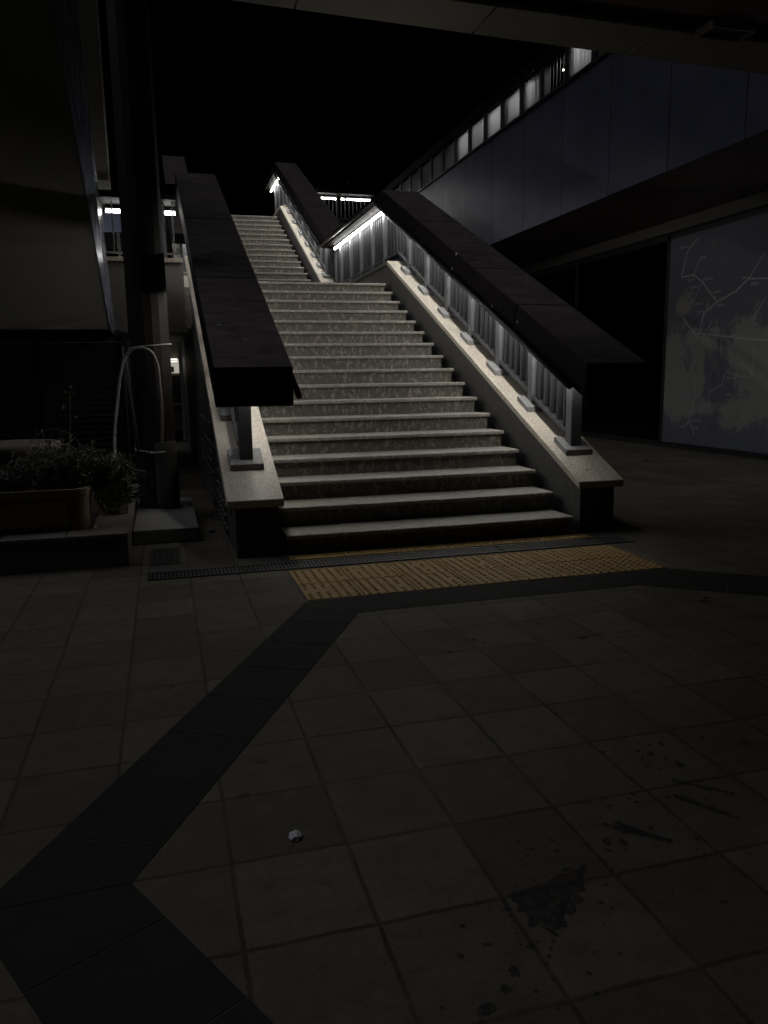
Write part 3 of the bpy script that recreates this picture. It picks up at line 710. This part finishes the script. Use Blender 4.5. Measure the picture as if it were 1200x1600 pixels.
cm = thing('column', 'tall dark brown steel column on a square concrete base', 'column', (-3.345, 2.1, 0))
MB().lathe([(.19, .124), (.187, 2), (.178, 9)], -3.345, 2.1, 16, math.pi/16).build('shaft', 'column', cm, bevel=.004)
MB().box(-3.56, -3.03, .82, 2.6, .003, .123).build('base', 'concrete', cm, bevel=.008)
hp = []
for q in range(13):
    a = math.pi*(q/12); hp.append((math.cos(a)*.108, -math.sin(a)*.115))
hp += [(-.108, .1), (.108, .1)]
m = MB()
lv = [(.124, .82, .0), (.16, .98, .0), (.3, 1.04, 0), (.7, 1.0, 0), (.76, .9, 0)]
rings = [[m.bm.verts.new((-3.262+px*s, 1.955+py*s, z)) for px, py in hp] for z, s, _ in lv]
for A, B in zip(rings, rings[1:]):
    for q in range(len(hp)): m.bm.faces.new([A[q], A[(q+1) % len(hp)], B[(q+1) % len(hp)], B[q]])
m.bm.faces.new(rings[0]); m.bm.faces.new(rings[-1])
m.build('pipe_cover', 'cover', cm, smooth=False)

def smooth_path(p, n=6):
    out = []
    for i in range(len(p)-1):
        a, b_, c, d = [Vector(p[max(0, min(len(p)-1, i+k))]) for k in (-1, 0, 1, 2)]
        for q in range(n):
            t = q/n
            out.append(.5*((2*b_)+(c-a)*t+(2*a-5*b_+4*c-d)*t*t+(3*b_-a-3*c+d)*t**3))
    out.append(Vector(p[-1])); return out
hose = [(-3.70, .63, 1.6), (-3.697, .84, 1.72), (-3.66, 1.134, 1.85), (-3.621, 1.367, 1.9), (-3.57, 1.54, 1.9), (-3.497, 1.615, 1.88), (-3.411, 1.631, 1.86), (-3.329, 1.59, 1.86), (-3.285, 1.479, 1.87), (-3.276, 1.332, 1.87), (-3.268, 1.125, 1.87), (-3.274, .95, 1.87), (-3.29, .75, 1.9)]
pth = smooth_path([(x, y, z) for x, z, y in hose], 16)
tag(MB().tube(pth, lambda s: .0142+.0014*math.sin(s*900), 9).build('conduit', 'hose', smooth=True), 'pale grey flexible conduit looped over in front of the column', 'conduit')
tag(MB().tube([(-3.553, 1.98, 1.58), (-3.55, 1.97, 1.3), (-3.52, 1.97, .95), (-3.50, 2.0, .6)], .017, 8).build('conduit', 'hose2', smooth=True), 'thinner dark conduit running straight down the left of the column', 'conduit')
tag(MB().tube([(-3.585, 2.1, 1.66), (-3.58, 2.05, 1.4), (-3.58, 2.05, .9), (-3.585, 2.1, .4)], .012, 8).build('conduit', 'hose2', smooth=True), 'thinnest dark pipe, outermost on the left side of the column', 'conduit')
ring = lambda z, r, tilt, a0, a1: [(-3.345+r*math.cos(a), 2.1+r*math.sin(a), z+tilt*math.cos(a)) for a in [a0+(a1-a0)*k/24 for k in range(25)]]
tag(MB().tube(ring(1.655, .20, .02, R(-200), R(20)), .0055, 6).build('cable_tie', 'tie'), 'upper white tie strapping the conduit to the column', 'cable tie')
t2 = [(-3.345+(.196 if not (R(-110) < a < R(-35)) else .235)*math.cos(a), 2.1+(.20 if not (R(-110) < a < R(-35)) else .275)*math.sin(a), .67+.014*abs(math.cos(a))) for a in [R(-190+220*k/30) for k in range(31)]]
t2o = MB().tube(t2, .006, 6); t2o.box(-3.40, -3.375, 1.84, 1.868, .655, .682)
tag(t2o.build('cable_tie', 'tie'), 'lower white tie round the column and pipe cover, with a knot', 'cable tie')
cc = MB()
for k in range(9):
    r = random.uniform(.10, .175); cx, cz = -3.60+random.uniform(-.05, .06), .40+random.uniform(-.035, .035); ph = random.uniform(0, 6); sq = random.uniform(.75, 1.0)
    tl_ = random.uniform(-.5, .5)
    P_ = [(cx+r*math.cos(a), 1.78+.03*math.sin(a*2+ph)+tl_*.05*math.cos(a), cz+r*sq*math.sin(a)) for a in [2*math.pi*q/32 for q in range(33)]]
    cc.tube(P_, random.choice([.006, .0075, .005]), 6, closed=True)
cc.tube(smooth_path([(-3.50, 1.80, .52), (-3.42, 1.84, .47), (-3.36, 1.83, .38), (-3.40, 1.80, .30)], 6), .006, 6)
for k in range(7):
    cc.tube(smooth_path([(-3.77, 1.77, .40), (-3.80+random.uniform(-.03, .03), 1.76, .37+random.uniform(-.03, .06)), (-3.79+random.uniform(-.05, .03), 1.75, .33+random.uniform(-.04, .06))], 4), .005, 5)
tag(cc.build('cable_coil', 'cable'), 'tangled coil of black cable hung beside the column foot', 'cable')

bw = thing('raised_bed', 'low tiled raised bed at the left edge carrying the plant pots', 'raised bed', (-6, 1, 0))
MB().box(-9, -3.566, .085, 2.6, .003, .222).build('bed_wall', 'bench', bw)
x = -3.552
while x > -9:
    MB().box(x-.43, x-.004, .06, .36, .222, .25).build('coping_tile', 'bench', bw, bevel=.004); x -= .434
y = .365
while y < 2.6:
    MB().box(-3.83, -3.554, y+.003, y+.42, .222, .249).build('coping_tile', 'bench', bw, bevel=.004); y += .426
MB().box(-9, -3.835, .365, 2.6, .2225, .243).build('soil', 'soil', bw)

def rbox(m, x0, x1, y0, y1, z0, z1, r, taper=0):
    def ringpts(ins, z, rr):
        o = []
        for cx, cy, a0 in ((x1-rr-ins, y1-rr-ins, 0), (x0+rr+ins, y1-rr-ins, 90), (x0+rr+ins, y0+rr+ins, 180), (x1-rr-ins, y0+rr+ins, 270)):
            for k in range(6): o.append((cx+rr*math.cos(R(a0+k*18)), cy+rr*math.sin(R(a0+k*18)), z))
        return o
    prof = [(taper, z0), (taper*.4, z0+(z1-z0)*.5), (0, z1-.05), (-.012, z1-.045), (-.012, z1), (.03, z1), (.035, z1-.06)]
    rings = [[m.bm.verts.new(p) for p in ringpts(i, z, r)] for i, z in prof]
    for A, B in zip(rings, rings[1:]):
        for q in range(24): m.bm.faces.new([A[q], A[(q+1) % 24], B[(q+1) % 24], B[q]])
    m.bm.faces.new(rings[0][::-1]); return m
tr_ = thing('trough_planter', 'long mossy terracotta trough with rounded ends at the left edge', 'planter', (-4.3, .5, .25))
m = rbox(MB(), -4.95, -3.835, .27, .72, .252, .56, .075, .02)
m.box(-4.78, -3.98, .262, .275, .30, .47)
m.build('trough', 'terra', tr_); MB().box(-4.91, -3.88, .31, .68, .45, .525).build('soil', 'soil', tr_)
p2 = thing('bowl_planter', 'pale round clay bowl half hidden behind the trough plants', 'planter', (-4.42, 1.15, .25))
MB().lathe([(.16, .243), (.30, .55), (.36, .78), (.375, .785), (.375, .85), (.34, .85), (.33, .80)], -4.47, 1.2, 28).build('bowl', 'paleclay', p2, smooth=True)

def plant(name, label, cx, cy, z, n, h, spread, leaf, mat, lean=0, stems='dry', dens=16):
    t = thing(name, label, 'plant', (cx, cy, z))
    st, lf = MB(), MB()
    for k in range(n):
        a = random.uniform(0, 2*math.pi); rr = random.uniform(.05, 1)**.6
        hx = h*random.uniform(.55, 1.0)*(1-.35*rr)
        b0 = Vector((cx+random.uniform(-.5, .5)*spread*1.1, cy+random.uniform(-.12, .12), z))
        d = Vector((math.cos(a)*spread*rr*.75+lean*random.random(), math.sin(a)*spread*rr*.55, hx))
        P_ = [b0, b0+d*.35+Vector((0, 0, hx*.16)), b0+d*.7+Vector((0, 0, hx*.12)), b0+d+Vector((random.uniform(-.03, .03), 0, -.08*rr*random.random()))]
        P_ = smooth_path(P_, 4); st.tube(P_, .0018, 3)
        for q in range(dens):
            s = random.uniform(.15, 1); p = P_[int(s*(len(P_)-1))]
            L_ = leaf*random.uniform(.5, 1.2); u = Vector((random.gauss(0, 1), random.gauss(0, 1), random.gauss(.35, .8))).normalized()
            w_ = u.orthogonal().normalized(); w_.rotate(Matrix.Rotation(random.uniform(0, 6), 3, u)); w_ *= L_*.13
            lf.quad(p, p+u*L_*.5+w_, p+u*L_, p+u*L_*.5-w_)
    st.build('stems', stems, t); lf.build('foliage', mat, t)
    return t
plant('shrub', 'bushy grey green lavender in the middle of the trough', -4.03, .52, .52, 190, .47, .33, .05, 'leaf_grey', 0, 'dry', 22)
plant('shrub', 'low grey herb at the left end of the trough', -4.42, .5, .52, 110, .30, .24, .05, 'leaf_grey')
plant('shrub', 'drooping green plant spilling past the right end of the trough', -3.74, .62, .50, 85, .33, .17, .06, 'leaf', .10)
plant('shrub', 'scruffy green bush growing from the bed between the trough and the column', -3.70, 1.0, .245, 110, .62, .2, .055, 'leaf', .03)
plant('shrub', 'reddish dry tuft behind the lavender', -4.10, .75, .50, 26, .58, .17, .04, 'dry', 0, 'dry', 10)
sk = thing('flower_stalk', 'single tall dry flower stalk rising above the lavender', 'plant', (-3.95, .52, .6))
m = MB(); S_ = smooth_path([(-3.99, .52, .55), (-3.96, .52, .82), (-3.93, .53, 1.08), (-3.925, .54, 1.27)], 6); m.tube(S_, .0035, 5)
f_ = MB()
for p0, d in (((-3.94, .53, 1.0), (.05, 0, .07)), ((-3.93, .53, 1.08), (-.045, 0, .07)), ((-3.925, .54, 1.2), (.04, 0, .05)), ((-3.925, .54, 1.2), (-.035, 0, .06)), ((-3.925, .54, 1.25), (.01, 0, .05))):
    e_ = (p0[0]+d[0], p0[1], p0[2]+d[2]); m.tube([p0, e_], .002, 4)
    for k in range(16):
        u = Vector((random.gauss(0, 1), random.gauss(0, 1), random.gauss(0, 1))).normalized()*.011; w_ = u.orthogonal()*.35
        c_ = Vector(e_)+u*.5; f_.quad(c_, c_+u*.5+w_, c_+u, c_+u*.5-w_)
m.build('stem', 'dry', sk); f_.build('flower_head', 'leaf_grey', sk)
m = MB(); m.tube(smooth_path([(-4.33, .75, .6), (-4.28, .75, .85), (-4.13, .75, .97), (-3.96, .75, .93), (-3.88, .75, .78), (-3.86, .75, .6)], 8), .0032, 5)
tag(m.build('bent_twig', 'dry'), 'arched bare twig bent over behind the lavender', 'twig')

# shop glimpsed through the gap left of the steps
sp = thing('shop', 'small lit shop glimpsed in the gap between the column and the steps', 'shop', (-4, 12, 0))
MB().box(-9, -2.86, 12.3, 12.5, .003, 3.2).build('wall', 'interior', sp)
MB().box(-3.36, -2.87, 12.2, 12.28, 1.50, 1.80).build('shop_sign', 'shopsign', sp)
MB().box(-3.07, -2.98, 12.19, 12.199, 1.52, 1.64).build('emblem', 'frame', sp)
MB().tube([(-3.04, 12.18, 1.55), (-3.025, 12.18, 1.58), (-3.01, 12.18, 1.55)], .008, 5).build('emblem_arch', 'counter', sp)
for z in (1.74, 1.79): MB().tube([(-3.34, 12.1, z), (-2.9, 12.1, z+.012)], .012, 6).build('lamp_tube', 'shoptube', sp)
MB().box(-3.36, -2.87, 12.0, 12.28, .78, .84).build('counter_top', 'counter', sp)
MB().box(-3.36, -2.87, 12.1, 12.28, .25, .68).build('counter_front', 'counter', sp)
MB().box(-3.36, -2.87, 12.15, 12.28, 1.25, 1.45).build('shelf', 'bench', sp)

# ------------------------------------------------------------------ camera, light
cam = bpy.data.cameras.new('camera'); co_ = bpy.data.objects.new('camera', cam); col.objects.link(co_)
BR = [[0.962181, -0.272, -0.014958], [0.060523, 0.159911, 0.985274], [0.265602, 0.948918, -0.170325]]
co_.matrix_world = Matrix(((BR[0][0], BR[1][0], -BR[2][0], [-3.25648, -5.74818, 1.32767][0]), (BR[0][1], BR[1][1], -BR[2][1], [-3.25648, -5.74818, 1.32767][1]), (BR[0][2], BR[1][2], -BR[2][2], [-3.25648, -5.74818, 1.32767][2]), (0, 0, 0, 1)))
cam.sensor_fit = 'VERTICAL'; cam.sensor_height = 24; cam.lens = 24*1212.279/1600; cam.clip_end = 500; cam.clip_start = .02
scn.camera = co_

src = Vector((-.56, .12, .82)).normalized()
su = bpy.data.lights.new('night_glow', 'SUN'); su.energy = .35; su.angle = R(50); su.color = (.86, .90, 1.0)
so = bpy.data.objects.new('night_glow', su); col.objects.link(so); so.rotation_euler = (-src).to_track_quat('-Z', 'Y').to_euler(); so.location = (-10, 5, 12)
wd = bpy.data.worlds.new('World'); scn.world = wd; wd.use_nodes = True
sky = wd.node_tree.nodes.new('ShaderNodeTexSky'); sky.sky_type = 'NISHITA'; sky.sun_disc = False
sky.sun_elevation = R(-8); sky.sun_rotation = R(-80); sky.air_density = 1.0
bg = wd.node_tree.nodes['Background']; wd.node_tree.links.new(sky.outputs[0], bg.inputs[0]); bg.inputs[1].default_value = .08

scn.render.engine = 'CYCLES'
cy = scn.cycles
cy.use_denoising = True
try: cy.denoiser = 'OPENIMAGEDENOISE'
except Exception: pass
cy.sample_clamp_indirect = 4.0; cy.max_bounces = 8; cy.diffuse_bounces = 4; cy.caustics_reflective = False; cy.caustics_refractive = False
vs = scn.view_settings; vs.view_transform = 'Standard'; vs.look = 'None'; vs.exposure = 0; vs.gamma = 1
